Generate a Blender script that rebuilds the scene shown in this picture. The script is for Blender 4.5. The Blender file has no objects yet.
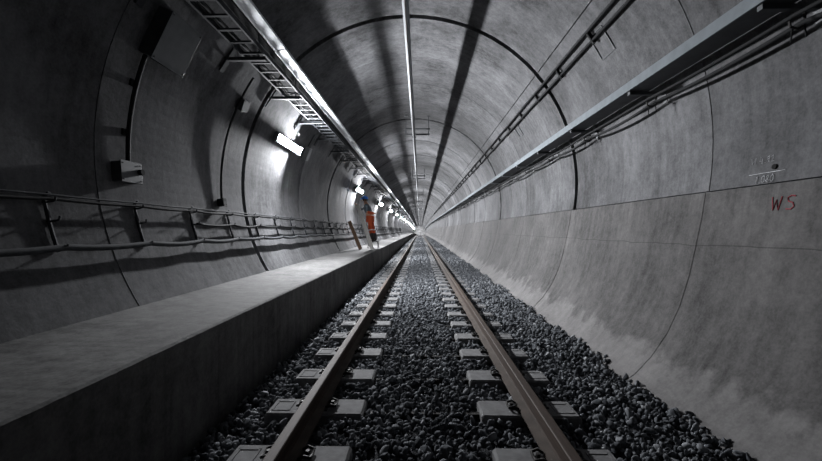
import bpy, bmesh, math, random
import numpy as np
from mathutils import Vector, Matrix
random.seed(7); rng = np.random.default_rng(7)
S = bpy.context.scene; C = S.collection
CAM = 1.12                      # lens height above the rail heads (rail head = z 0)
YB, YE = -7.0, 184.0            # tunnel extent
RC = (-0.20, CAM+0.78); RR = 2.80
pi = math.pi
def off(y): return -0.0001*max(0.0, y-60)**2      # the line starts to fall beyond 60 m
ORD = ['', 'first','second','third','fourth','fifth','sixth','seventh','eighth','ninth','tenth','eleventh','twelfth',
       'thirteenth','fourteenth','fifteenth','sixteenth','seventeenth','eighteenth','nineteenth','twentieth']

# ------------------------------------------------------------------ materials
class NT:
    def __init__(s, name):
        s.m = bpy.data.materials.new(name); s.m.use_nodes = True
        s.t = s.m.node_tree; s.b = s.t.nodes['Principled BSDF']; s.o = s.t.nodes['Material Output']
    def n(s, typ, ins=None, **kw):
        q = s.t.nodes.new(typ)
        for k, v in kw.items(): setattr(q, k, v)
        for k, v in (ins or {}).items():
            if isinstance(v, bpy.types.NodeSocket): s.t.links.new(v, q.inputs[k])
            else: q.inputs[k].default_value = v
        return q
    def math(s, op, a, b=0.0, c=0.0, clamp=False):
        q = s.n('ShaderNodeMath', {0: a, 1: b, 2: c}, operation=op); q.use_clamp = clamp; return q.outputs[0]
    def noise(s, vec, scale, detail=4, rough=0.55):
        return s.n('ShaderNodeTexNoise', {'Vector': vec, 'Scale': scale, 'Detail': detail, 'Roughness': rough}).outputs['Fac']
    def map(s, vec, sc=(1,1,1)):
        return s.n('ShaderNodeMapping', {'Vector': vec, 'Scale': sc}).outputs[0]
    def rng(s, v, a, b, c, d):
        q = s.n('ShaderNodeMapRange', {'Value': v, 'From Min': a, 'From Max': b, 'To Min': c, 'To Max': d}); return q.outputs[0]
    def mix(s, f, a, b, mode='MIX'):
        q = s.n('ShaderNodeMix', data_type='RGBA', blend_type=mode)
        for i, v in ((0, f), (6, a), (7, b)):
            if isinstance(v, bpy.types.NodeSocket): s.t.links.new(v, q.inputs[i])
            else: q.inputs[i].default_value = v
        return q.outputs[2]
    def set(s, **kw):
        for k, v in kw.items():
            k = k.replace('_', ' ')
            if isinstance(v, bpy.types.NodeSocket): s.t.links.new(v, s.b.inputs[k])
            else: s.b.inputs[k].default_value = v
    def bump(s, h, strength, dist):
        q = s.n('ShaderNodeBump', {'Height': h, 'Strength': strength, 'Distance': dist}); s.set(Normal=q.outputs[0])
def g(v, a=1.0): return (v[0], v[1], v[2], a) if isinstance(v, (tuple, list)) else (v, v, v, a)

def simple(name, col, rough=0.6, metal=0.0, var=0.25, scale=9.0, bump=0.15, bd=0.004, stretch=(1,1,1)):
    t = NT(name); P = t.n('ShaderNodeNewGeometry').outputs['Position']
    v = t.map(P, stretch)
    a = t.noise(v, scale, 6)
    lo = tuple(c*(1-var) for c in col); hi = tuple(min(1, c*(1+var)) for c in col)
    c = t.mix(t.rng(a, .3, .7, 0, 1), g(lo), g(hi))
    t.set(Base_Color=c, Roughness=rough, Metallic=metal, Specular_IOR_Level=.25)
    if bump: t.bump(t.noise(v, scale*4, 4), bump, bd)
    return t.m

def concrete(name, base, ring=True, lower=False, walk=False, tint=(1,1,1.0)):
    t = NT(name); P = t.n('ShaderNodeNewGeometry').outputs['Position']
    sx = t.n('ShaderNodeSeparateXYZ', {0: P})
    Y, Z = sx.outputs[1], sx.outputs[2]
    blot = t.noise(P, 1.3, 6, .6); fine = t.noise(P, 14, 8, .7); streak = t.noise(t.map(P, (6, 11, .9)), 1.0, 5, .6)
    v = t.math('ADD', t.rng(blot, .32, .68, .5, 1.35), t.math('ADD', t.rng(fine, .3, .7, -.25, .25), t.rng(t.noise(P, 55, 3, .6), .35, .65, -.12, .12)))
    v = t.math('ADD', v, t.rng(streak, .3, .7, -.2, .2))
    if ring:
        idx = t.math('FLOOR', t.math('DIVIDE', t.math('SUBTRACT', Y, 6.5-150.0), 1.5))
        wn = t.n('ShaderNodeTexWhiteNoise', {'W': idx}, noise_dimensions='1D').outputs['Value']
        v = t.math('MULTIPLY', v, t.rng(wn, 0, 1, .76, 1.12))
        # damp stains spreading from the wide joints
        ph = t.math('PINGPONG', t.math('ADD', Y, -6.5+60.0), 3.0)
        stain = t.math('MULTIPLY', t.rng(ph, 0, .9, 1, 0), t.rng(t.noise(P, 2.2, 5, .6), .42, .62, 0, 1))
        v = t.math('MULTIPLY', v, t.rng(stain, 0, 1, 1, .5))
        edge = t.math('MULTIPLY', t.rng(ph, .03, .16, 1, 0), t.rng(t.noise(P, 5, 4, .6), .4, .6, 0, 1))
        v = t.math('ADD', v, t.math('MULTIPLY', edge, .28))
    if lower:
        # drip marks under the ledge and pale mortar spill above the ballast
        drip = t.math('MULTIPLY', t.rng(Z, CAM+.02, CAM+.28, 0, 1), t.rng(t.noise(t.map(P, (8, 26, .8)), 1, 4), .45, .6, 0, 1))
        v = t.math('ADD', v, t.math('MULTIPLY', drip, .20))
        h = t.math('ADD', Z, t.rng(t.noise(P, 3.0, 5, .65), .3, .7, -.16, .16))
        sp = t.rng(h, -.02, .10, 1, 0)
        v = t.math('ADD', v, t.math('MULTIPLY', sp, .75))
        ph = t.math('PINGPONG', t.math('ADD', Y, -6.5+60.0), 3.0)
        v = t.math('ADD', v, t.math('MULTIPLY', t.rng(t.math('ADD', ph, t.rng(t.noise(P, 4, 3), .3, .7, -.05, .05)), .05, .12, 1, 0), .22))
        crack = t.rng(t.math('ABSOLUTE', t.math('SUBTRACT', Z, t.rng(t.noise(P, 1.5, 3), 0, 1, CAM-.16, CAM-.10))), .002, .006, .55, 1)
        v = t.math('MULTIPLY', v, crack)
    if walk:
        ln = t.math('PINGPONG', t.math('ADD', Y, 20.0), .31)
        v = t.math('MULTIPLY', v, t.rng(ln, .006, .02, .86, 1))
    hole = t.n('ShaderNodeTexVoronoi', {'Vector': P, 'Scale': 7.0})
    pit = t.rng(hole.outputs['Distance'], .035, .06, .55, 1)
    pr = t.n('ShaderNodeSeparateColor', {0: hole.outputs['Color']}).outputs[0]
    pit = t.math('MAXIMUM', pit, t.math('LESS_THAN', pr, .7))
    v = t.math('MULTIPLY', v, pit)
    v = t.math('MAXIMUM', v, .1)
    col = t.mix(1.0, t.n('ShaderNodeCombineColor', {0: v, 1: v, 2: v}).outputs[0], g(tuple(base*k for k in tint)), 'MULTIPLY')
    t.set(Base_Color=col, Roughness=t.rng(blot, .3, .7, .75, .95), Specular_IOR_Level=.15)
    hgt = t.math('ADD', t.math('MULTIPLY', fine, .4), blot)
    t.bump(hgt, .35, .02)
    return t.m

M = {}
M['arch'] = concrete('arch_concrete', .128, tint=(.985,.99,1.03))
M['lower'] = concrete('cast_wall_concrete', .082, ring=False, lower=True, tint=(1.02,.99,.985))
M['endwall'] = concrete('brightened_end_wall_concrete', .34, ring=False)  # colour brightened to stand in for the light missing at the far end
M['walk'] = concrete('walkway_concrete', .12, ring=False, walk=True, tint=(1,.99,.98))
M['bed'] = simple('dark_track_bed', (.035,.037,.042), .95, scale=25, bump=1, bd=.04)
M['stone'] = None
M['block'] = simple('sleeper_concrete', (.15,.15,.152), .9, var=.25, scale=16, bump=.3)
M['rust'] = simple('rusty_rail_steel', (.030,.018,.012), .8, 0, var=.45, scale=7, stretch=(20,1,20), bump=.2)
M['railtop'] = simple('worn_rail_head', (.040,.026,.019), .7, .05, var=.3, scale=5, stretch=(25,1,12), bump=.05)
M['dark'] = simple('black_cable_sheath', (.010,.011,.012), .85, var=.3, scale=12, bump=0)
M['sheath'] = simple('grey_cable_sheath', (.045,.048,.052), .9, var=.3, scale=12, bump=0)
M['foot'] = simple('dusty_rail_foot', (.060,.048,.040), .85, .0, var=.3, scale=9, bump=0)
M['clip'] = simple('dark_clip_steel', (.03,.028,.027), .6, .3, var=.4, scale=30, bump=0)
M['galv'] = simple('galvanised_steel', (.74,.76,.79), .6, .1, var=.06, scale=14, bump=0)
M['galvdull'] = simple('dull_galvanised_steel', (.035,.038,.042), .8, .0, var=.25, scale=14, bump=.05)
M['tray'] = simple('painted_tray_steel', (.17,.19,.205), .9, .0, var=.12, scale=10, bump=.03)
M['alu'] = simple('aluminium_conductor', (.30,.315,.33), .7, .1, var=.1, scale=10, stretch=(6,.6,6), bump=0)
M['casing'] = simple('grey_casing', (.075,.08,.085), .55, .1, var=.15, scale=12, bump=.03)
M['palebox'] = simple('pale_grey_box', (.26,.275,.275), .5, .1, var=.1, scale=12, bump=.02)
M['wood'] = simple('pale_board', (.5,.49,.47), .8, var=.2, scale=6, stretch=(12,12,1), bump=.15)
M['brown'] = simple('brown_board', (.16,.10,.065), .7, var=.3, scale=6, stretch=(12,12,1), bump=.15)
M['orange'] = simple('orange_workwear', (.45,.08,.03), .85, var=.12, scale=20, bump=.2)
M['shirt'] = simple('grey_blue_jacket', (.11,.14,.165), .9, var=.15, scale=20, bump=.2)
M['blue'] = simple('blue_helmet_plastic', (.05,.28,.95), .3, var=.04, scale=8, bump=0)
M['skin'] = simple('skin', (.52,.31,.22), .55, var=.08, scale=30, bump=0)
M['hair'] = simple('dark_hair', (.03,.022,.018), .8, bump=0)
M['boot'] = simple('dark_boot_leather', (.035,.033,.032), .6, bump=0)
M['refl'] = simple('silver_band', (.6,.62,.64), .35, .3, bump=0)
M['red'] = simple('red_spray_paint', (.22,.035,.045), .8, var=.3, scale=60, bump=0)
M['chalk'] = simple('white_chalk', (.62,.63,.65), .9, var=.35, scale=80, bump=0)
M['seal'] = simple('dark_joint_sealant', (.018,.018,.019), .9, var=.4, scale=8, bump=0)
M['hole'] = simple('dark_hole', (.006,.006,.006), .9, bump=0)
t = NT('crushed_stone'); P = t.n('ShaderNodeNewGeometry').outputs
isl = P['Random Per Island']
cr = t.n('ShaderNodeValToRGB', {0: isl}); e = cr.color_ramp.elements
e[0].color = g((.048,.051,.057)); e[1].color = g((.30,.31,.322)); e[1].position = 1
k = cr.color_ramp.elements.new(.55); k.color = g((.110,.117,.127)); k = cr.color_ramp.elements.new(.93); k.color = g((.18,.188,.20))
f = t.noise(P['Position'], 60, 5, .7)
t.set(Base_Color=t.mix(1.0, cr.outputs[0], t.n('ShaderNodeCombineColor', {0: t.rng(f,.3,.7,.75,1.2), 1: t.rng(f,.3,.7,.75,1.2), 2: t.rng(f,.3,.7,.75,1.2)}).outputs[0], 'MULTIPLY'), Roughness=.95, Specular_IOR_Level=.08)
t.bump(f, .25, .002); M['stone'] = t.m
LAMP = 1400.0; SPOT = 6800.0
def emis(name, col, st):
    t = NT(name); t.set(Base_Color=g((.9,.9,.9)), Emission_Color=g(col), Emission_Strength=st); t.m.cycles.emission_sampling = 'FRONT'; return t.m
M['glow'] = emis('lamp_tube_glow', (.95,.965,1.0), LAMP); M['wash'] = emis('added_wash_glow', (.95,.965,1.0), SPOT)  # lens glow, then the glow of the added wall-wash panel

# ------------------------------------------------------------------ mesh helpers
def link(name, me, m, parent=None, loc=None, smooth=False):
    if m is not None and not isinstance(m, (list, tuple)): m = [m]
    for q in (m or []): me.materials.append(q)
    if smooth:
        me.polygons.foreach_set('use_smooth', [True]*len(me.polygons))
    o = bpy.data.objects.new(name, me); C.objects.link(o)
    if parent: o.parent = parent
    if loc: o.location = loc
    return o
def tag(o, label=None, cat=None, group=None, kind=None):
    for k, v in (('label', label), ('category', cat), ('group', group), ('kind', kind)):
        if v: o[k] = v
    return o
def empty(name, loc=(0,0,0), rot=(0,0,0)):
    o = bpy.data.objects.new(name, None); C.objects.link(o); o.location = loc; o.rotation_euler = rot
    o.empty_display_size = .1; return o
def copy_tree(o, parent=None):
    c = o.copy(); C.objects.link(c); c.parent = parent
    for ch in list(o.children): copy_tree(ch, c)
    return c
class MB:
    def __init__(s): s.v = []; s.f = []; s.mi = []
    def add(s, v, f, mi=0):
        n = len(s.v); s.v += [tuple(p) for p in v]; s.f += [tuple(i+n for i in q) for q in f]; s.mi += [mi]*len(f)
    def box(s, x0, x1, y0, y1, z0, z1, mi=0, mat=None, bev=0.0):
        if bev:
            b = min(bev, (x1-x0)/2.01, (y1-y0)/2.01, (z1-z0)/2.01)
            bm = bmesh.new(); bmesh.ops.create_cube(bm, size=1)
            for q in bm.verts: q.co = Vector(((x0+x1)/2+q.co.x*(x1-x0), (y0+y1)/2+q.co.y*(y1-y0), (z0+z1)/2+q.co.z*(z1-z0)))
            bmesh.ops.bevel(bm, geom=bm.edges[:], offset=b, segments=2, affect='EDGES', profile=.5)
            vs = [q.co.copy() for q in bm.verts]; fs = [[q.index for q in fc.verts] for fc in bm.faces]; bm.free()
        else:
            vs = [Vector(p) for p in ((x0,y0,z0),(x1,y0,z0),(x1,y1,z0),(x0,y1,z0),(x0,y0,z1),(x1,y0,z1),(x1,y1,z1),(x0,y1,z1))]
            fs = [(0,3,2,1),(4,5,6,7),(0,1,5,4),(1,2,6,5),(2,3,7,6),(3,0,4,7)]
        if mat is not None: vs = [mat @ p for p in vs]
        s.add(vs, fs, mi); return s
    def tube(s, pts, r, n=8, mi=0, caps=True):
        pts = [Vector(p) for p in pts]; rs = r if isinstance(r, (list, tuple)) else [r]*len(pts)
        vs = []; ref = None
        for i, p in enumerate(pts):
            d = (pts[min(i+1, len(pts)-1)]-pts[max(i-1, 0)]).normalized()
            if ref is None: ref = d.orthogonal().normalized()
            a = (ref - d*ref.dot(d)).normalized(); ref = a; b = d.cross(a)
            for k in range(n):
                an = 2*pi*k/n; vs.append(p + (a*math.cos(an)+b*math.sin(an))*rs[i])
        fs = [(i*n+k, i*n+(k+1)%n, (i+1)*n+(k+1)%n, (i+1)*n+k) for i in range(len(pts)-1) for k in range(n)]
        if caps: fs += [tuple(range(n-1, -1, -1)), tuple(range((len(pts)-1)*n, len(pts)*n))]
        s.add(vs, fs, mi); return s
    def extr(s, prof, ys, mi=0, closed=True, dx=0.0):
        """section prof [(x,z)] swept along the tunnel through the stations ys"""
        n = len(prof); vs = [(x+dx, y, z+off(y)) for y in ys for x, z in prof]
        m = n if closed else n-1
        fs = [(i*n+k, i*n+(k+1)%n, (i+1)*n+(k+1)%n, (i+1)*n+k) for i in range(len(ys)-1) for k in range(m)]
        if closed: fs += [tuple(range(n)), tuple(range((len(ys)-1)*n, len(ys)*n))[::-1]]
        s.add(vs, fs, mi); return s
    def build(s, name, m, parent=None, smooth=False, loc=None):
        me = bpy.data.meshes.new(name); me.from_pydata(s.v, [], s.f)
        if any(s.mi): me.polygons.foreach_set('material_index', s.mi)
        bm = bmesh.new(); bm.from_mesh(me); bmesh.ops.recalc_face_normals(bm, faces=bm.faces); bm.to_mesh(me); bm.free()
        me.update(); return link(name, me, m, parent, loc, smooth)
STA = [YB, 0, 10, 20, 40, 60] + [60+6*i for i in range(1, 30) if 60+6*i < YE] + [YE]

def wallx(zr, side, inset=0.0):
    """x of the lining at height zr above the lens, side -1 left / +1 right"""
    r = RR-inset; d = zr-.78
    return RC[0] + side*math.sqrt(max(.01, r*r-d*d))
def wallframe(zr, y, side, inset=0.0):
    """matrix at a point on the wall: local z = into the tunnel, local y = along it, local x = up the wall"""
    x = wallx(zr, side, inset); p = Vector((x, y, CAM+zr+off(y)))
    nrm = Vector((RC[0]-x, 0, .78-zr)).normalized(); yy = Vector((0,1,0)); xx = yy.cross(nrm).normalized()
    m = Matrix((xx, yy, nrm)).transposed().to_4x4(); m.translation = p; return m

# ------------------------------------------------------------------ tunnel lining
def ang(zr, side):            # angle of the point at height zr
    d = zr-.78; return math.atan2(d, side*math.sqrt(RR*RR-d*d))
def arc(a0, a1, n): return [(RC[0]+RR*math.cos(a0+(a1-a0)*i/n), RC[1]+RR*math.sin(a0+(a1-a0)*i/n)) for i in range(n+1)]
def rows():
    out = []; kk = -8
    js = []
    while True:
        y = 6.5+1.5*kk
        if y > YE-2: break
        if y > YB+1: js.append((y, kk % 4 == 0))
        kk += 1
    out.append((YB, 0, 0))
    rr = 0.0
    for y, heavy in js:
        w, d = ((.055, .08) if y < 9 else (.085, .08)) if heavy else (.0035, .008)
        nr = random.uniform(-.006, .006)
        out += [(y-w, 0, rr), (y-w+.001, d, rr), (y+w-.001, d, nr), (y+w, 0, nr)]; rr = nr
    out.append((YE, 0, rr)); return out
ROWS = rows()
def lining(name, pts, mats, mi_fn=None, closed_joint=True, mul=1.0):
    mats = mats + [M['seal']]
    """pts [(x, z, groove depth)]"""
    n = len(pts); vs = []
    for y, d, rr in ROWS:
        for x, z, gd in pts:
            v = Vector((x-RC[0], z-RC[1])); L = v.length; v /= L
            r = L + max(d*(1 if (z > CAM+zl or x < 0) else .08), gd) + rr*(1 if mul >= 1 else 0)
            vs.append((RC[0]+v.x*r, y, RC[1]+v.y*r+off(y)))
    fs = []; mi = []
    for i in range(len(ROWS)-1):
        for k in range(n-1):
            fs.append((i*n+k, (i+1)*n+k, (i+1)*n+k+1, i*n+k+1)); mi.append(len(mats)-1 if (ROWS[i][1] > .05 and ROWS[i+1][1] > .05 and (pts[k][1] > CAM+zl or pts[k][0] < 0)) else (mi_fn(k) if mi_fn else 0))
    me = bpy.data.meshes.new(name); me.from_pydata(vs, [], fs); me.polygons.foreach_set('material_index', mi); me.update()
    o = link(name, me, mats); o['kind'] = 'structure'; return o
def withgrooves(a0, a1, grooves, n):
    """arc between angles with longitudinal joint grooves"""
    A = sorted(set([a0+(a1-a0)*i/n for i in range(n+1)])); out = []
    ev = [(a, 0) for a in A if all(abs(a-q) > .012 for q in grooves)]
    for q in grooves: ev += [(q-.0022, 0), (q-.0018, .02), (q+.0018, .02), (q+.0022, 0)]
    ev.sort()
    return [(RC[0]+RR*math.cos(a), RC[1]+RR*math.sin(a), d) for a, d in ev]
zl = .333                                   # right ledge, above lens height
aR = ang(zl, 1)
aSeam = math.atan2(2.38-.78, 1.70+.20)     # joint high on the right
aLs = pi-.55                               # joint high on the left
ceil_pts = withgrooves(aSeam+.0001, aLs, [aSeam+.003], 48)
lining('ceiling', ceil_pts, [M['arch']])
# right wall: arch part, ledge groove, cast lower part
lowR = [(1.45,-1.62),(1.72,-1.43),(1.92,-1.28),(2.06,-1.13),(2.20,-.92),(2.31,-.68),(2.395,-.40),(2.46,-.10),(2.505,.12),(2.535,zl-.005)]
pts = [(x, CAM+z, 0) for x, z in lowR]
pts += [(2.585, CAM+zl-.004, 0), (2.59, CAM+zl+.010, 0)]
up = withgrooves(aR+.004, aSeam+.0001, [], 16)
nlow = len(pts)
lining('wall_right', pts+up, [M['lower'], M['arch']], lambda k: 0 if k < len(lowR) else 1, mul=1.0)
wr = bpy.data.objects['wall_right']
left = withgrooves(aLs, pi+math.asin((.78+.71+.5)/RR), [], 30)
lining('wall_left', left, [M['arch']])
# floor under the ballast
fx = [(-1.75,-.62),(-1.60,-.60),(-1.50,-.50),(-1.38,-.33),(-1.15,-.235),(0,-.225),(1.5,-.235),(1.85,-.22),(2.0,-.20),(2.3,-.20)]
fb = MB(); fb.extr(fx, [YB]+[y for y in STA if y > YB], closed=False)
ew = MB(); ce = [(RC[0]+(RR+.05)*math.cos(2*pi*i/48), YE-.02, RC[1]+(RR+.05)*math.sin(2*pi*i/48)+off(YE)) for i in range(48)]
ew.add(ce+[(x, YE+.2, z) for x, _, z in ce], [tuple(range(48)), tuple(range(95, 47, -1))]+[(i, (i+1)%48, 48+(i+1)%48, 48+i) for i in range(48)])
o = ew.build('wall_far', M['endwall']); o['kind'] = 'structure'  # wall added to close the tunnel as a light grey disc
fl = fb.build('floor', M['bed']); fl['kind'] = 'structure'
# raised walkway on the left
nw = 260
wv = []; wf = []
ys = [YB+ (30-YB)*i/700 for i in range(701)] + [y for y in STA if y > 31]
for y in ys:
    c = .004+.0035*rng.random() if y < 30 else .006
    z = .41+off(y); j = .004*math.sin(y*7)
    for x, zz in ((-2.75,.0),(-2.72,.425),(-2.3,.415),(-1.9,.41),(-1.56-c,.405),(-1.548+j*.3,.405-c-.006),(-1.545,.33),(-1.545,.0),(-1.545,-.65)):
        wv.append((x, y, zz+off(y)))
n9 = 9
for i in range(len(ys)-1):
    for k in range(n9-1): wf.append((i*n9+k, i*n9+k+1, (i+1)*n9+k+1, (i+1)*n9+k))
me = bpy.data.meshes.new('concrete_walkway'); me.from_pydata(wv, [], wf); me.update()
w = link('concrete_walkway', me, M['walk']); w['kind'] = 'structure'

# ------------------------------------------------------------------ ballast
SL0, SLS = 2.155, .628            # centre of a sleeper and the spacing
def proto(sub, seed):
    r = random.Random(seed); bm = bmesh.new(); bmesh.ops.create_icosphere(bm, subdivisions=sub, radius=.5)
    for _ in range(13 if sub > 1 else 3):
        n = Vector((r.gauss(0,1), r.gauss(0,1), r.gauss(0,1))).normalized(); d = r.uniform(.20, .37)
        for q in bm.verts:
            k = q.co.dot(n)
            if k > d: q.co -= n*(k-d)
    for q in bm.verts: q.co += Vector((r.uniform(-1,1), r.uniform(-1,1), r.uniform(-1,1)))*(.006 if sub > 1 else .05)
    bmesh.ops.triangulate(bm, faces=bm.faces[:])
    v = np.array([q.co[:] for q in bm.verts]); f = np.array([[q.index for q in fc.verts] for fc in bm.faces]); bm.free(); return v, f
def surf(x):
    return np.interp(x, [-1.62,-1.5,-1.42,-1.3,-1.15,-.5,0,.5,1.3,1.7,1.9,2.02], [-.52,-.36,-.26,-.21,-.185,-.172,-.168,-.172,-.178,-.175,-.16,-.16])
def scatter(y0, y1, dens, size, sub, V, F):
    protos = [proto(sub, 100*sub+i) for i in range(12)]
    nn = int((y1-y0)*3.55*dens)
    x = rng.uniform(-1.58, 1.97, nn); y = rng.uniform(y0, y1, nn)
    sz = size*rng.lognormal(0, .28, nn)
    z = surf(x) + rng.uniform(-.05, .006, nn)
    lim = 1.86 + .07*np.sin(y*3.1) + .05*np.sin(y*9.7+1)      # ragged foot against the wall
    keep = x < np.minimum(lim, 1.90); z = np.where(x > 1.8, z-.012, z)
    ph = np.abs(((y-SL0+SLS/2) % SLS)-SLS/2)
    blk = (ph < .135+sz*.3) & (np.abs(np.abs(x)-.75) < .36+sz*.3)
    keep &= ~blk
    
    rail = np.abs(np.abs(x)-.752) < .10; z = np.where(rail, np.minimum(z, -.235), z)
    idx = np.nonzero(keep)[0]
    base = sum(len(a) for a in V)
    which = rng.integers(0, 12, nn)
    for k in range(12):
        ii = idx[which[idx] == k]; pv, pf = protos[k]; m = len(ii)
        q = rng.normal(size=(m, 4)); q /= np.linalg.norm(q, axis=1)[:, None]
        a, b, c, d = q.T
        R = np.stack([1-2*(c*c+d*d), 2*(b*c-a*d), 2*(b*d+a*c), 2*(b*c+a*d), 1-2*(b*b+d*d), 2*(c*d-a*b), 2*(b*d-a*c), 2*(c*d+a*b), 1-2*(b*b+c*c)], 1).reshape(m,3,3)
        sc = np.stack([rng.uniform(.9,1.5,m), rng.uniform(.75,1.1,m), rng.uniform(.6,.9,m)], 1)*sz[ii][:, None]
        vv = pv[None]*sc[:, None]; vv = np.einsum('mij,mvj->mvi', R, vv)
        vv += np.stack([x[ii], y[ii], z[ii]], 1)[:, None]
        V.append(vv.reshape(-1,3)); F.append((pf[None]+(np.arange(m)*len(pv))[:, None, None]).reshape(-1,3)+base); base += m*len(pv)
V, F = [], []
scatter(1.2, 6.5, 1050, .047, 2, V, F)
scatter(6.5, 15, 800, .050, 1, V, F)
scatter(15, 32, 420, .064, 1, V, F)
scatter(32, 60, 200, .085, 1, V, F)
V = np.concatenate(V); F = np.concatenate(F)
me = bpy.data.meshes.new('ballast'); me.vertices.add(len(V)); me.vertices.foreach_set('co', V.ravel())
me.loops.add(F.size); me.loops.foreach_set('vertex_index', F.ravel()); me.polygons.add(len(F))
me.polygons.foreach_set('loop_start', np.arange(0, F.size, 3)); me.update(calc_edges=True); me.validate()
o = link('ballast', me, M['stone']); tag(o, 'dark grey crushed stone ballast filling the track bed', 'ballast', kind='stuff')

# ------------------------------------------------------------------ sleepers
def block(mb, cx):
    prof = [(cx-.34,-.34),(cx-.34,-.165),(cx-.325,-.150),(cx+.325,-.150),(cx+.34,-.165),(cx+.34,-.34)]
    vs = []; 
    for y, i in ((-.125,.0),(-.112,.013),(.112,.013),(.125,.0)):
        for x, z in prof: vs.append((x, y, z if (i or z < -.2) else z-.013))
    n = 6; fs = [(a*n+k, a*n+(k+1)%n, (a+1)*n+(k+1)%n, (a+1)*n+k) for a in range(3) for k in range(n)] + [tuple(range(n)), tuple(range(3*n, 4*n))[::-1]]
    mb.add(vs, fs)
def sleeper_detail():
    r = empty('sleeper')
    for s in (-1, 1):
        b = MB(); block(b, s*.75); bo = b.build('concrete_block', M['block'], r)
        # moulded frame of the recess at the outer end of the block
        f = MB(); x0, x1 = sorted((s*.93, s*1.06))
        for a in ((x0, x1, -.075, -.062), (x0, x1, .062, .075)): f.box(*a, -.151, -.146)
        f.box(x0, x0+.012, -.075, .075, -.151, -.146); f.box(x1-.012, x1, -.075, .075, -.151, -.146)
        f.build('recess_rim', M['block'], bo)
        p = MB(); p.box(s*.75-.085, s*.75+.085, -.08, .08, -.152, -.1452); p.build('rail_pad', M['dark'], r)
        for q in (-1, 1):
            c = MB(); x = s*.75+q*.105
            c.tube([(x-q*.035,-.045,-.135),(x-q*.005,-.05,-.118),(x+q*.03,-.045,-.128),(x+q*.03,0,-.136),(x+q*.03,.045,-.128),(x-q*.005,.05,-.118),(x-q*.035,.045,-.135)], .009, 6)
            c.tube([(x+q*.005,0,-.152),(x+q*.005,0,-.112)], .013, 6)
            c.box(x-.03, x+.03, -.018, .018, -.150, -.136)
            c.build('rail_clip', M['clip'], r)
    m = MB(); m.box(-.42, .42, -.006, .006, -.235, -.185); m.box(-.42, .42, -.030, .006, -.192, -.185); m.build('tie_bar', M['clip'], r)
    return r
def sleeper_plain():
    b = MB(); block(b, -.75); block(b, .75); return b.build('sleeper', M['block'])
proto_s = sleeper_detail(); far_s = None
lab = {1:'nearest sleeper, its pair of concrete blocks cut by the bottom edge of the picture'}
i = 0; first = True; ffirst = True
while True:
    y = SL0 + i*SLS
    if y > 178: break
    if y < 30:
        o = proto_s if first else copy_tree(proto_s); first = False
    else:
        if ffirst: far_s = sleeper_plain(); o = far_s; ffirst = False
        else: o = far_s.copy(); C.objects.link(o)
    o.location = (.012, y, off(y))
    if i == 0: L = lab[1]
    elif i < 16: L = 'twin-block concrete sleeper under both rails, %s one up the track from the bottom edge' % ORD[i+1]
    elif y < 30: L = 'small mid-distance twin-block concrete sleeper, level with or just past the leaning boards'
    else: L = 'tiny distant concrete sleeper near the far end of the track'
    if y < 30 and i >= 16: L = 'small mid-distance twin-block concrete sleeper between the near track and the far bend' if y > 14 else 'twin-block concrete sleeper up the track before the level of the leaning boards'
    tag(o, L, 'railway sleeper', 'sleepers under the rails'); i += 1

# ------------------------------------------------------------------ rails
def rail(cx, label):
    h = [(-.030,-.034),(-.0305,-.006),(-.026,-.001),(-.019,0),(.019,0),(.026,-.001),(.0305,-.006),(.030,-.034),(.012,-.045),(.008,-.06),(.008,-.112),(.016,-.124),(.07,-.136),(.07,-.1455),(-.07,-.1455),(-.07,-.136),(-.016,-.124),(-.008,-.112),(-.008,-.06),(-.012,-.045)]
    r = empty('rail', (cx, 0, 0)); hh = [p for p in h]
    web = MB(); web.extr([p for p in h if p[1] <= -.045], [-6]+STA[1:]); [web.mi.__setitem__(i, 1 if (i % 12) in (3,4,6,7) else 0) for i in range(len(web.mi))]; web.build('web_and_foot', [M['rust'], M['foot']], r)
    hd = MB(); hd.extr([(-.012,-.045)]+[p for p in h if p[1] > -.045]+[(.012,-.045)], [-6]+STA[1:]); o = hd.build('rail_head', M['railtop'], r)
    o['label'] = 'worn brown running surface'
    tag(r, label, 'rail'); return r
rail(-.740, 'left rusty steel running rail, beside the raised walkway')
rail(.764, 'right rusty steel running rail, on the side of the curved bare wall')

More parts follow.
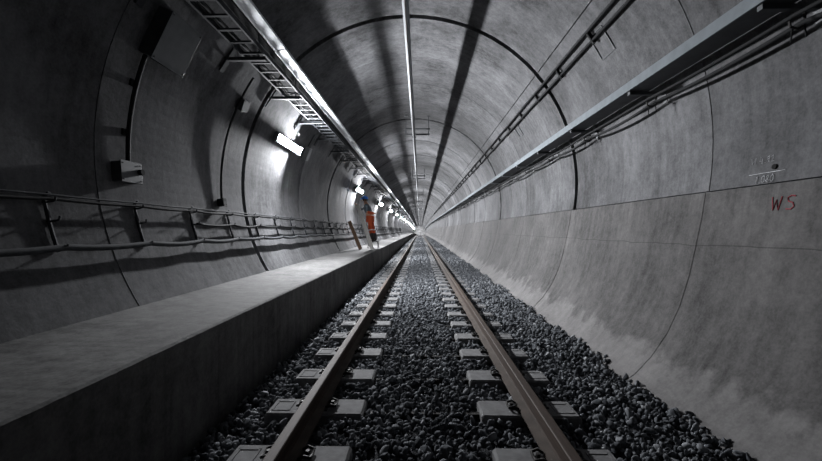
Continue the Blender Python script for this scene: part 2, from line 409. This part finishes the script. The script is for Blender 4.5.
# ------------------------------------------------------------------ overhead conductor rail
cx, cz = -.186, CAM+2.86
r = empty('overhead_conductor_rail', (cx, 0, cz))
b = MB(); b.extr([(-.045,.055),(.045,.055),(.045,.042),(.014,.03),(.03,-.02),(.022,-.055),(.008,-.06),(-.008,-.06),(-.022,-.055),(-.03,-.02),(-.014,.03),(-.045,.042)], [-6]+STA[1:]); b.build('profile', M['alu'], r)
b = MB(); b.tube([(0, y, -.066+off(y)) for y in [-6]+STA[1:]], .007, 8); b.build('contact_wire', M['rust'], r)
tag(r, 'long slim aluminium overhead conductor rail hanging under the crown of the tunnel', 'conductor rail')
def support(y, label):
    ct = CAM+.78+math.sqrt(RR*RR-.1**2)
    r = empty('conductor_support', (cx, y, 0))
    for nm, z in (('upper_bar', cz+.27), ('lower_bar', cz+.10)):
        b = MB(); b.box(-.27, .49, -.025, .025, z, z+.04); b.build(nm, M['casing'], r)
    for x in (-.25, .45):
        zt = RC[1]+math.sqrt(RR*RR-(cx+x-RC[0])**2)+.01
        b = MB(); b.tube([(x,0,cz+.08),(x,0,zt)], .012, 8); b.box(x-.05,x+.05,-.05,.05, zt-.03, zt-.015); b.build('hanger_rod', M['casing'], r)
    b = MB(); b.tube([(0,0,cz+.045),(0,0,cz+.065),(0,0,cz+.066),(0,0,cz+.08),(0,0,cz+.081),(0,0,cz+.10)], [.03,.03,.045,.045,.03,.03], 12); b.build('insulator', M['brown'], r)
    b = MB(); b.box(-.055,.055,-.03,.03, cz+.02, cz+.058); b.build('clamp', M['casing'], r)
    r.location.z = off(y); tag(r, label, 'support', 'supports of the overhead conductor rail'); return r
for i in range(16):
    y = 12.1+10.4*i
    support(y, ('double crossbar support holding the overhead conductor rail, %s from the camera' % ORD[i+1]) if i < 4 else 'tiny far double crossbar support of the overhead conductor rail')

# ------------------------------------------------------------------ left: wall lamps
LY = [7.82+9.1*i for i in range(20)]
def lamp_parts():
    """local x up the wall, y along the tunnel, z into the tunnel"""
    r = empty('wall_lamp')
    b = MB(); b.box(-.085, .085, -.60, .60, .03, .085, bev=.01); b.build('lamp_housing', M['casing'], r)
    b = MB(); b.box(-.095, .095, .59, .62, .02, .20, bev=.008); b.build('end_cap', M['casing'], r)
    b = MB(); b.box(-.095, .095, -.62, -.59, .02, .10, bev=.008); b.build('end_cap', M['casing'], r)
    for y in (-.45, .45):
        b = MB(); b.box(-.03, .03, y-.02, y+.02, -.052, .035); b.build('mounting_foot', M['galvdull'], r)
    b = MB(); b.box(-.074, .074, -.585, .585, .083, .108); b.build('lens_rim', M['palebox'], r)
    b = MB(); b.add([(-.066,-.575,.110),(.066,-.575,.110),(.066,.575,.110),(-.066,.575,.110)], [(0,1,2,3)]); q = b.build('glowing_lens', M['glow'], r)
    if q.data.polygons[0].normal.z < 0: q.data.flip_normals()
    # added glowing panel at the far end, washing the wall with a sharp cutoff
    b = MB(); b.box(-.065, .065, .565, .59, .115, .203, bev=.004); b.box(-.065, .065, .53, .59, .197, .204); b.build('added_panel_housing', M['casing'], r)
    me = bpy.data.meshes.new('wash_panel'); me.from_pydata([(-.055,.562,.118),(.055,.562,.118),(.055,.545,.195),(-.055,.545,.195)], [], [(0,1,2,3)]); me.update()
    if me.polygons[0].normal.y > 0: me.flip_normals()
    link('added_wash_panel', me, M['wash'], r)
    return r
lp = lamp_parts(); LZ = 1.78
for i, y in enumerate(LY):
    o = lp if i == 0 else copy_tree(lp)
    o.matrix_world = wallframe(LZ, y, -1, .05)
    if i == 0: L = 'nearest and largest glowing white lamp on the left wall, above the cable rack'
    elif i < 6: L = ['', 'glowing wall lamp just above the worker in the blue helmet', 'first glowing wall lamp past the worker', 'second glowing wall lamp past the worker', 'third glowing wall lamp past the worker', 'fourth glowing wall lamp past the worker'][i]
    else: L = 'tiny glowing lamp in the far row along the left wall'
    tag(o, L, 'wall lamp', 'lamps along the left wall')

# box just past the nearest lamp, with its conduit
def wallbox(name, zr, y, w, l, d, m, label, lid=True, rot=0.0, cat='junction box', knob=False, group=None):
    r = empty(name); r.matrix_world = wallframe(zr, y, -1, 0.0) @ Matrix.Rotation(rot, 4, 'Z')
    b = MB(); b.box(-w/2, w/2, -l/2, l/2, 0, d, bev=.012); b.build('box_body', m, r)
    b = MB(); b.box(-w/2-.008, w/2+.008, -l/2-.008, l/2+.008, d, d+.012, bev=.004); ld = b.build('lid', m, r)
    b = MB()
    for sx in (-1,1):
        for sy in (-1,1): b.tube([(sx*(w/2-.02), sy*(l/2-.02), d+.008), (sx*(w/2-.02), sy*(l/2-.02), d+.018)], .007, 6)
    b.build('lid_screws', M['clip'], ld)
    if knob:
        b = MB(); b.tube([(-.01,.10,d+.01),(-.01,.10,d+.05)], .03, 10); b.build('cable_gland', M['dark'], r)
    tag(r, label, cat, group); return r
wallbox('junction_box', 1.86, 9.30, .30, .16, .11, M['palebox'], 'pale grey narrow box on the wall right beside the nearest lamp', rot=.12)
def wallpath(zs, y, inset, dy=0.0, side=-1):
    return [(wallx(z, side, inset), y+dy*i, CAM+z+off(y)) for i, z in enumerate(zs)]
b = MB(); b.tube(wallpath([2.0+.04*i for i in range(8)], 9.2, .05), .016, 8); tag(b.build('conduit', M['galvdull'], smooth=True), 'short thin conduit running from the pale box by the lamp up to a tray bracket', 'conduit')
# big boxes near camera
wallbox('equipment_box', 2.02, 4.05, .50, .50, .16, M['casing'], 'large dark square box high on the left wall above the nearest conduit', cat='equipment box')
wallbox('junction_box', .57, 3.82, .20, .27, .10, M['casing'], 'grey rectangular junction box on the dark left wall just above the cable rack', knob=True)
b = MB(); b.tube(wallpath([.67+.06*i for i in range(20)], 3.86, .045), .022, 8)
for z in (1.0, 1.5): b.box(-.02,.045,-.05,.05,0,.03, mat=wallframe(z, 3.86, -1))
tag(b.build('conduit', M['dark'], smooth=False), 'dark conduit climbing the left wall from the grey junction box to the large box', 'conduit')
b = MB(); b.tube(wallpath([.40+.07*i for i in range(28)], 5.68, .045, .004), .018, 8)
tag(b.build('conduit', M['dark']), 'thin black conduit curving up the left wall, ending in a small black box', 'conduit')
wallbox('switch_box', .40, 5.66, .11, .09, .09, M['dark'], 'small black box at the foot of the thin curving conduit, above the cable rack', cat='switch box')
wallbox('junction_box', 1.93, 5.86, .17, .17, .10, M['casing'], 'small square dark box high on the left wall just under the cable ladder', rot=.2)

# ------------------------------------------------------------------ left: cable ladder and trunking
zl_ = CAM+2.315
r = empty('cable_ladder', (0,0,0))
for x in (-2.32, -2.03):
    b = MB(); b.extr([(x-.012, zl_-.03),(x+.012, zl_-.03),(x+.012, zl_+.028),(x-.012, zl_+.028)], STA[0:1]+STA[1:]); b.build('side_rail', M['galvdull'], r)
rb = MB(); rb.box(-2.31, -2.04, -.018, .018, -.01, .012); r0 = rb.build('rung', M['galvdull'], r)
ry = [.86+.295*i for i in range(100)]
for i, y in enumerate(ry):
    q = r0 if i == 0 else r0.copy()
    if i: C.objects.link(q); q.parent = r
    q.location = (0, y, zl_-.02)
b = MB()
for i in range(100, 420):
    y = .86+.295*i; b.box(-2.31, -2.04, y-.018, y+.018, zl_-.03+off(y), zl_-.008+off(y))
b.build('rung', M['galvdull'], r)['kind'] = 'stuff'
tag(r, 'open metal cable ladder with rungs along the upper left wall', 'cable ladder')
for j, (x, rd, am) in enumerate(((-2.285,.013,.004),(-2.235,.017,.006))):
    b = MB(); b.tube([(x+am*math.sin(y*1.1+j*2), y, zl_+.01+rd+am*.4*math.sin(y*2.3+j)+off(y)) for y in [YB+.8*i for i in range(int((60-YB)/.8))]+STA[6:]], rd, 6)
    if j == 1: tag(b.build('power_cable', M['dark']), 'thicker black cable lying nearer the middle of the cable ladder', 'cable', 'cables lying on the cable ladder')
    else: tag(b.build('power_cable', M['dark']), 'thin black cable lying on the cable ladder at its wall side', 'cable', 'cables lying on the cable ladder')
# closed trunking outside the ladder, in lengths
r = empty('metal_trunking')
zt = CAM+2.50
seg = 3.0; y = -6.42; nseg = 0
while y < YE-4:
    L = min(seg, YE-y); dd = .003*((nseg % 2)*2-1)
    n = [y+.002, y+L-.004]
    if y > 55: L = 6.0; n = [y+.002, y+L/2, y+L-.002]
    sec = [(-2.11+dd*.3, zt+.085+dd),(-1.95+dd*.3, zt+.12+dd),(-1.965, zt+.18),(-2.08, zt+.27),(-2.112, zt+.265)]
    b = MB(); b.extr(sec, n); b.build('trunking_length', M['galv'], r); b = MB(); b.extr([(-2.17, zt+.03),(-2.115, zt+.07),(-2.115, zt+.26),(-2.175, zt+.25)], n); b.build('added_dark_skirt', M['dark'], r); y += L; nseg += 1  # dark skirt added so the gap beside the ladder stays dark
tag(r, 'bright galvanised closed trunking running beside the cable ladder', 'cable trunking')
# ladder brackets
def lbracket():
    r = empty('ladder_bracket')
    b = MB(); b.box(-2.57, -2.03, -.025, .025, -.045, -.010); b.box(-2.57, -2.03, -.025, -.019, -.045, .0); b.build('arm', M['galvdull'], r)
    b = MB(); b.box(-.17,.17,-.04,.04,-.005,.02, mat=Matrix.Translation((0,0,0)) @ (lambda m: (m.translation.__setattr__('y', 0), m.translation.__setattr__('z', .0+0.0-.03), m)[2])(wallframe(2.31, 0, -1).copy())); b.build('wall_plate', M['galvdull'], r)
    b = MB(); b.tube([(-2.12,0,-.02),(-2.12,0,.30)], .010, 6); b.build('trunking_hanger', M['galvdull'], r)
    return r
lb = lbracket()
for i in range(38):
    y = 2.05+1.51*i
    o = lb if i == 0 else copy_tree(lb)
    o.location = (0, y, zl_-.04+off(y))
    tag(o, ('cantilever bracket under the cable ladder, %s from the camera' % ORD[i+1]) if i < 8 else 'small distant cantilever bracket under the cable ladder past the nearest lamp', 'bracket', 'brackets under the cable ladder')

# ------------------------------------------------------------------ left: low cable rack
def rackbracket():
    r = empty('rack_bracket'); b = MB()
    pts = [(wallx(z, -1, .02), z) for z in (-.17,-.08,0,.12,.26)]
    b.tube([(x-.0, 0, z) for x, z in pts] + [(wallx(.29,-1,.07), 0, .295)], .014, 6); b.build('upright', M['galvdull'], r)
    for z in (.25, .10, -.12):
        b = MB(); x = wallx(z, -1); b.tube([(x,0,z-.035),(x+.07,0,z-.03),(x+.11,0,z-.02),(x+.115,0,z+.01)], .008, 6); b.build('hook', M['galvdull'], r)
    return r
rk = rackbracket(); RY = [2.0]
while RY[-1] < 60: RY.append(RY[-1]+.955)
for i, y in enumerate(RY):
    o = rk if i == 0 else copy_tree(rk)
    o.location = (0, y, CAM+off(y))
    tag(o, ('hooked cable bracket low on the left wall above the walkway, %s from the camera' % ORD[i+1]) if i < 10 else 'small distant hooked cable bracket low on the left wall', 'bracket', 'brackets of the low cable rack')
def sag(zr, rad, amp, inset, name, m, label, ph=0.0, step=.1194, jit=.0):
    pts = []; y = 2.0-.955*8 if zr != .08 else 4.86
    while y < 60:
        fr = ((y-2.0) % .955)/.955; s = 4*fr*(1-fr)
        i = math.floor((y-2.0)/.955); a = amp*(.6+.8*abs(math.sin(i*2.3+ph)))
        z = zr - s*a; pts.append((wallx(z, -1, inset)+jit*math.sin(y*1.7+ph), y, CAM+z+off(y))); y += step
    for yy in STA[6:]: pts.append((wallx(zr, -1, inset), yy, CAM+zr+off(yy)))
    b = MB(); b.tube(pts, rad, 8); return tag(b.build(name, m, smooth=True), label, 'cable')
sag(.275, .008, .004, .085, 'support_rope', M['galvdull'], 'thin taut pale line along the top of the low cable rack')
sag(.245, .014, .012, .075, 'power_cable', M['dark'], 'dark cable just below the thin top line of the low rack', 1.0)
sag(.08, .015, .022, .08, 'power_cable', M['dark'], 'slack dark cable in the middle of the low rack', 2.0)
sag(-.135, .026, .020, .085, 'power_cable', M['sheath'], 'thickest grey cable along the bottom hooks of the low rack', .4)

# ------------------------------------------------------------------ right: tray, cables under it, twin cables
r = empty('cable_tray'); x0, x1, z0 = 2.14, 2.37, CAM+1.435
b = MB(); b.extr([(x0,z0-.005),(x0+.014,z0-.005),(x0+.014,z0+.086),(x0,z0+.086)], [-6]+STA[1:]); q = b.build('outer_flange', M['tray'], r); q['label'] = 'pale grey outer face'
b = MB(); b.extr([(x0+.014,z0),(x1,z0),(x1,z0+.006),(x0+.014,z0+.006)], [-6]+STA[1:]); b.build('tray_base', M['casing'], r)
b = MB(); b.extr([(x1-.006,z0+.006),(x1,z0+.006),(x1,z0+.08),(x1-.006,z0+.08)], [-6]+STA[1:]); b.build('inner_flange', M['casing'], r)
tag(r, 'long pale-edged cable tray bracketed off the right wall', 'cable tray')
def tbracket():
    r = empty('tray_bracket')
    b = MB(); b.box(2.16, 2.60, -.02, .02, -.04, -.007); b.build('arm', M['casing'], r)
    b = MB(); fr = wallframe(1.42, 0, 1); fr.translation.z = -.02; b.box(-.13,.13,-.03,.03,-.005,.012, mat=fr); b.build('wall_plate', M['casing'], r)
    b = MB(); b.tube([(2.44,0,-.04),(2.44,0,-.13),(2.40,0,-.16),(2.35,0,-.145),(2.345,0,-.11)], .009, 6); b.build('cable_hook', M['clip'], r)
    b = MB(); b.tube([(2.38,0.02,-.14),(2.372,.02,-.24)], .005, 5); b.tube([(2.42,-.02,-.14),(2.43,-.02,-.22)], .005, 5); b.build('tie_tail', M['dark'], r)
    return r
tb = tbracket(); TY = [2.52+1.55*i for i in range(36)]
for i, y in enumerate(TY):
    o = tb if i == 0 else copy_tree(tb)
    o.location = (0, y, z0+off(y))
    tag(o, ('bracket under the right-hand cable tray with a cable hook, %s from the camera' % ORD[i+1]) if i < 8 else 'small distant bracket under the right-hand cable tray', 'bracket', 'brackets under the right cable tray')
def tsag(x, zr, rad, amp, ph, label):
    pts = []; y = 2.52-1.55*5
    while y < 58:
        fr = ((y-2.52) % 1.55)/1.55; i = math.floor((y-2.52)/1.55); s = 4*fr*(1-fr)
        a = amp*(.5+abs(math.sin(i*1.9+ph)))
        pts.append((x+.012*math.sin(y*.9+ph), y, z0+zr-s*a+off(y))); y += .155
    for yy in STA[6:]: pts.append((x, yy, z0+zr+off(yy)))
    b = MB(); b.tube(pts, rad, 8); tag(b.build('power_cable', M['dark'], smooth=True), label, 'cable', 'cables hung under the right tray')
tsag(2.425, -.115, .016, .035, 0.3, 'lower drooping black cable hooked beneath the right-hand tray')
tsag(2.385, -.070, .014, .012, 1.4, 'upper straighter black cable hooked beneath the right-hand tray')
# twin cables higher up
for k, (zr, wch) in enumerate(((2.405, 'upper'), (2.305, 'lower'))):
    b = MB(); b.tube([(wallx(zr, 1, .045), y, CAM+zr+.004*math.sin(y*2.7)+off(y)) for y in [YB+.58*i for i in range(110)]+STA[6:]], .018, 8)
    tag(b.build('power_cable', M['dark'], smooth=True), '%s of the two parallel black cables clipped along the upper right wall' % wch, 'cable', 'twin cables on the upper right wall')
cl = MB(); f0 = wallframe(2.355, 0, 1); f0.translation = Vector((0,0,0))
cl.box(-.075,.075,-.020,.020,.02,.068, mat=f0, bev=.01); cl.tube([f0 @ Vector((0,0,-.002)), f0 @ Vector((0,0,.03))], .012, 6)
c0 = cl.build('cable_clamp', M['dark'])
CY = [1.52+1.08*i for i in range(52)]
for i, y in enumerate(CY):
    q = c0 if i == 0 else c0.copy()
    if i: C.objects.link(q)
    q.location = (wallx(2.355, 1), y, CAM+2.355+off(y))
    tag(q, ('black clamp joining the twin cables on the upper right wall, %s from the camera' % ORD[i+1]) if i < 8 else 'tiny distant black clamp on the twin cables of the upper right wall', 'cable clamp', 'clamps of the twin cables')

# ------------------------------------------------------------------ marks on the right wall
def pocket(zr, y, s):
    fr = wallframe(zr, y, 1, .0); b = MB(); w = .005
    for a in ((-s,s,-s,-s+2*w),(-s,s,s-2*w,s),(-s,-s+2*w,-s,s),(s-2*w,s,-s,s)): b.box(*a, -.004, .019, mat=fr)
    b.build('pocket_outline', M['casing'], wr)
pocket(2.24, 4.7, .16); pocket(2.22, 8.7, .14)
def strokes(name, paths, m, y0, zr0, h, rad=.0045, lower=False):
    """paths in units of letter height, u to the right as seen, v up"""
    b = MB()
    def wx(z):
        if not lower: return wallx(z, 1, .0085)
        return float(np.interp(z, [q[1] for q in lowR], [q[0] for q in lowR]))-.002
    for p in paths:
        P3 = []
        for (u, v) in p:
            z = zr0+v*h; P3.append((wx(z), y0-u*h*1.25, CAM+z))
        b.tube(P3, rad, 5)
    b.build(name, m, wr)
W_ = [[(0,1),(.12,0),(.30,.75),(.46,.0),(.62,1)]]
S_ = [[(1.45,.95),(1.2,1.0),(.98,.86),(1.05,.6),(1.32,.48),(1.42,.22),(1.25,.02),(.95,.05)]]
strokes('red_lettering', W_+S_, M['red'], 2.83, .14, .095, .0055, True)
d = [[(0,0),(.15,1.0),(.02,.8)], [(.42,.06),(.45,.0)],
     [(.95,1),(.72,.85),(.70,.25),(.85,0),(1.02,.25),(1.02,.8),(.88,.98)],
     [(1.5,.95),(1.28,.85),(1.36,.52),(1.56,.28),(1.42,.02),(1.22,.25),(1.52,.62),(1.52,.92)],
     [(1.98,1),(1.78,.8),(1.76,.25),(1.92,.02),(2.1,.3),(2.08,.8),(1.94,.98)]]
strokes('chalk_figures', d, M['chalk'], 3.02, .352, .055, .0022)
strokes('chalk_line', [[(-.4,0),(2.6,.0)]], M['chalk'], 3.05, .425, .08, .0022)
s2 = [[(0,1),(.1,.1),(.35,.7),(.5,.1),(.6,1)], [(1.3,1),(1.15,.4),(1.6,.4)], [(1.5,.8),(1.5,0)], [(1.9,.1),(1.93,.05)],
      [(2.4,1),(2.15,.8),(2.2,.5),(2.45,.6),(2.45,.9),(2.4,.1)], [(2.75,.85),(2.95,1),(3.0,.7),(2.75,.1),(3.1,.1)]]
strokes('chalk_scribble', s2, M['chalk'], 3.08, .50, .05, .0011)
b = MB(); fr = wallframe(.46, 2.88, 1, 0); b.tube([fr @ Vector((0,0,-.01)), fr @ Vector((0,0,.012))], .019, 14); b.build('bolt_hole', M['hole'], wr)

# ------------------------------------------------------------------ boards leaning at the walkway
def board(name, foot, top, w, th, m, label):
    f = Vector(foot); t_ = Vector(top); zz = (t_-f); L = zz.length; zz.normalize()
    yy = Vector((0,1,0)); yy = (yy-zz*yy.dot(zz)).normalized(); xx = yy.cross(zz)
    mt = Matrix((xx, yy, zz)).transposed().to_4x4()
    b = MB(); b.box(-w/2, w/2, -th/2, th/2, 0, L, bev=.004, mat=mt)
    o = b.build(name, m, loc=f); return tag(o, label, 'board')
WT = .41+.012
board('wooden_board', (-2.15, 14.0, WT), (-2.56, 14.0, WT+1.02), .13, .05, M['brown'], 'shorter dark brown board leaning against the left wall before the worker')
board('wooden_board', (-1.72, 14.0, WT), (-2.27, 14.05, WT+1.62), .13, .04, M['wood'], 'long pale board leaning beside the worker in the blue helmet')
# step stool under the worker
SY = 14.95
r = empty('step_stool', (-1.80, SY, WT)); 
for s in (-1, 1):
    b = MB(); b.tube([(s*.20,-.19,0),(s*.17,-.08,.235)], .013, 6); b.build('leg', M['clip'], r)
    b = MB(); b.tube([(s*.20,.19,0),(s*.17,.08,.235)], .013, 6); b.build('leg', M['clip'], r)
b = MB(); b.box(-.21,.21,-.13,.13,.23,.26, bev=.006); b.build('top_step', M['dark'], r)
tag(r, 'low dark step stool on the walkway under the worker', 'step stool')

# ------------------------------------------------------------------ the worker
def skin(name, verts, edges, radii, m, parent, sub=2, root=0):
    me = bpy.data.meshes.new(name); me.from_pydata([tuple(v) for v in verts], edges, []); me.update()
    o = link(name, me, m, parent)
    md = o.modifiers.new('Skin', 'SKIN'); md.use_smooth_shade = True
    for i, sv in enumerate(me.skin_vertices[0].data):
        rr = radii[i]; sv.radius = rr if isinstance(rr, tuple) else (rr, rr); sv.use_root = (i == root)
    sb = o.modifiers.new('Sub', 'SUBSURF'); sb.levels = sub; sb.render_levels = sub
    dg = bpy.context.evaluated_depsgraph_get(); dg.update()
    em = bpy.data.meshes.new_from_object(o.evaluated_get(dg)); o.modifiers.clear(); o.data = em
    if not em.materials: em.materials.append(m)
    return o
hs = WT+.26
w = empty('person', (-1.80, SY, hs))
# local frame: facing the wall (-x), leaning forward; feet on the stool
J = dict(pel=(-.12,0,.93), wai=(-.16,0,1.06), che=(-.22,0,1.25), neb=(-.27,0,1.42), nek=(-.30,0,1.50), hea=(-.33,0,1.60), top=(-.34,0,1.69),
  hL=(-.12,-.09,.88), kL=(-.10,-.11,.49), aL=(-.02,-.10,.09), tL=(-.13,-.11,.035), hR=(-.12,.09,.88), kR=(-.03,.10,.48), aR=(.07,.10,.09), tR=(-.05,.11,.035),
  sL=(-.26,-.18,1.38), eL=(-.20,-.30,1.12), wL=(.06,-.26,1.06), pL=(.13,-.25,1.08), sR=(-.26,.18,1.38), eR=(-.48,.26,1.25), wR=(-.66,.22,1.40), pR=(-.72,.21,1.45))
N = list(J); ix = {k: i for i, k in enumerate(N)}
E = [('pel','wai'),('wai','che'),('che','neb'),('neb','nek'),('nek','hea'),('hea','top'),('pel','hL'),('hL','kL'),('kL','aL'),('aL','tL'),('pel','hR'),('hR','kR'),('kR','aR'),('aR','tR'),
     ('neb','sL'),('sL','eL'),('eL','wL'),('wL','pL'),('neb','sR'),('sR','eR'),('eR','wR'),('wR','pR')]
RAD = dict(pel=.12, wai=(.11,.13), che=(.11,.15), neb=.09, nek=.052, hea=(.088,.075), top=.06, hL=.09, kL=.058, aL=.038, tL=.035, hR=.09, kR=.058, aR=.038, tR=.035,
  sL=.058, eL=.042, wL=.028, pL=.030, sR=.058, eR=.042, wR=.028, pR=.030)
V_ = [J[k] for k in N]; ED = [(ix[a], ix[b]) for a, b in E]; RA = [RAD[k] for k in N]
for s, p, wv_ in (('L', J['pL'], J['wL']), ('R', J['pR'], J['wR'])):        # fingers
    p = Vector(p); d = (p-Vector(wv_)).normalized(); sd = Vector((0,1,0)); up = d.cross(sd).normalized()
    for k, (a, L) in enumerate(((-.030,.070),(-.010,.080),(.010,.076),(.030,.060))):
        i0 = len(V_); q = p+sd*a
        V_ += [q+d*.01, q+d*L*.55-up*.004, q+d*L-up*.02]; RA += [.010,.009,.008]; ED += [(ix['p'+s], i0), (i0,i0+1), (i0+1,i0+2)]
    i0 = len(V_); sg = 1 if s == 'L' else -1
    V_ += [p-d*.02+sd*.035*sg, p+d*.02+sd*.06*sg, p+d*.045+sd*.065*sg]; RA += [.012,.010,.009]; ED += [(ix['p'+s], i0), (i0,i0+1), (i0+1,i0+2)]
body = skin('body', V_, ED, RA, M['skin'], w)
def sub(name, keys, m, grow, lv=2):
    idm = {k: i for i, k in enumerate(keys)}
    ed = [(idm[a], idm[b]) for a, b in E if a in idm and b in idm]
    rr = [tuple(q+grow for q in (RAD[k] if isinstance(RAD[k], tuple) else (RAD[k],)*2)) for k in keys]
    return skin(name, [J[k] for k in keys], ed, rr, m, w, lv)
sub('trousers', ['pel','hL','kL','aL','hR','kR','aR'], M['orange'], .022)
J2 = dict(J); sub('jacket', ['wai','che','neb','sL','eL','sR','eR','wR'], M['shirt'], .022)
sub('work_sleeve', ['eL','wL'], M['orange'], .020)['label'] = 'orange forearm sleeve'
bt = skin('tool_belt', [(-.12,-.0,.99),(-.15,0,1.05)], [(0,1)], [(.15,.17),(.15,.17)], M['orange'], w)
for a, t_ in (('aL','tL'),('aR','tR')):
    ap, tp = Vector(J[a]), Vector(J[t_])
    skin('boot', [ap.lerp(Vector(J['k'+a[1]]),.72), ap, ap+Vector((.02,0,-.045)), tp, tp+Vector((-.03,0,.002))], [(0,1),(1,2),(2,3),(3,4)], [.092,.074,.046,.049,.037], M['boot'], w, 1)
# reflective bands on the shins
for a, b_ in (('kL','aL'),('kR','aR')):
    p, q = Vector(J[a]), Vector(J[b_]); mb = MB(); m0 = p.lerp(q,.06); m1 = p.lerp(q,.16); mb.tube([m0, m1], [.086,.084], 14); mb.build('reflective_band', M['refl'], w, smooth=True)
# face, hair and helmet
hc = Vector(J['hea']); 
mb = MB(); mb.tube([hc+Vector((-.085,0,.0)), hc+Vector((-.112,0,-.025)), hc+Vector((-.088,0,-.034))], [.010,.014,.010], 8); mb.build('nose', M['skin'], w, True)
for s in (-1, 1):
    mb = MB(); mb.tube([hc+Vector((-.083,s*.030,.012)), hc+Vector((-.094,s*.030,.012))], [.011,.006], 8); mb.build('eye', M['hair'], w, True)
    mb = MB(); mb.tube([hc+Vector((.0,s*.078,-.03)), hc+Vector((.008,s*.090,0)), hc+Vector((.0,s*.078,.028))], [.010,.016,.010], 8); mb.build('ear', M['skin'], w, True)
mb = MB(); mb.tube([hc+Vector((-.088,-.022,-.055)), hc+Vector((-.094,0,-.057)), hc+Vector((-.088,.022,-.055))], .005, 6); mb.build('mouth', M['brown'], w, True)
def dome(c, rx, ry, rz, a0, n=20, m=8):
    mb = MB(); vs = []
    for j in range(m+1):
        ph = a0+(pi/2-a0)*j/m
        for k in range(n): vs.append(c+Vector((rx*math.cos(ph)*math.cos(2*pi*k/n), ry*math.cos(ph)*math.sin(2*pi*k/n), rz*math.sin(ph))))
    mb.add(vs, [(j*n+k, j*n+(k+1)%n, (j+1)*n+(k+1)%n, (j+1)*n+k) for j in range(m) for k in range(n)]); return mb
dome(hc+Vector((.015,0,.0)), .098,.090,.10, -.5).build('hair', M['hair'], w, True)
mb = dome(hc+Vector((0,0,.045)), .130,.115,.115, 0.0); 
mb.tube([hc+Vector((-.115,-.09,.046)), hc+Vector((-.175,0,.036)), hc+Vector((-.115,.09,.046))], .012, 6)
mb.tube([hc+Vector((.12*math.cos(a),.112*math.sin(a),.046)) for a in [2*pi*k/20 for k in range(21)]], .012, 6)
mb.tube([hc+Vector((-.11,0,.10)), hc+Vector((0,0,.165)), hc+Vector((.11,0,.10))], .012, 6)
mb.build('helmet', M['blue'], w, True)
tag(w, 'person in a blue helmet, grey jacket and orange trousers, facing the left wall', 'person')

# ------------------------------------------------------------------ world, camera
wd = bpy.data.worlds.new('World'); S.world = wd; wd.use_nodes = True
wd.node_tree.nodes['Background'].inputs[0].default_value = (0,0,0,1)
cam = bpy.data.cameras.new('Camera'); co = bpy.data.objects.new('Camera', cam); C.objects.link(co)
cam.sensor_width = 36; cam.lens = 36*388/822; cam.clip_start = .05; cam.clip_end = 600
co.location = (0, 0, CAM); co.rotation_euler = (pi/2-math.atan(.5/388), 0, math.atan(9/388))
S.camera = co
S.view_settings.view_transform = 'Standard'; S.view_settings.look = 'None'; S.view_settings.gamma = 1; S.view_settings.use_curve_mapping = False
S.view_settings.exposure = 0.0
S.cycles.max_bounces = 5; S.cycles.diffuse_bounces = 2
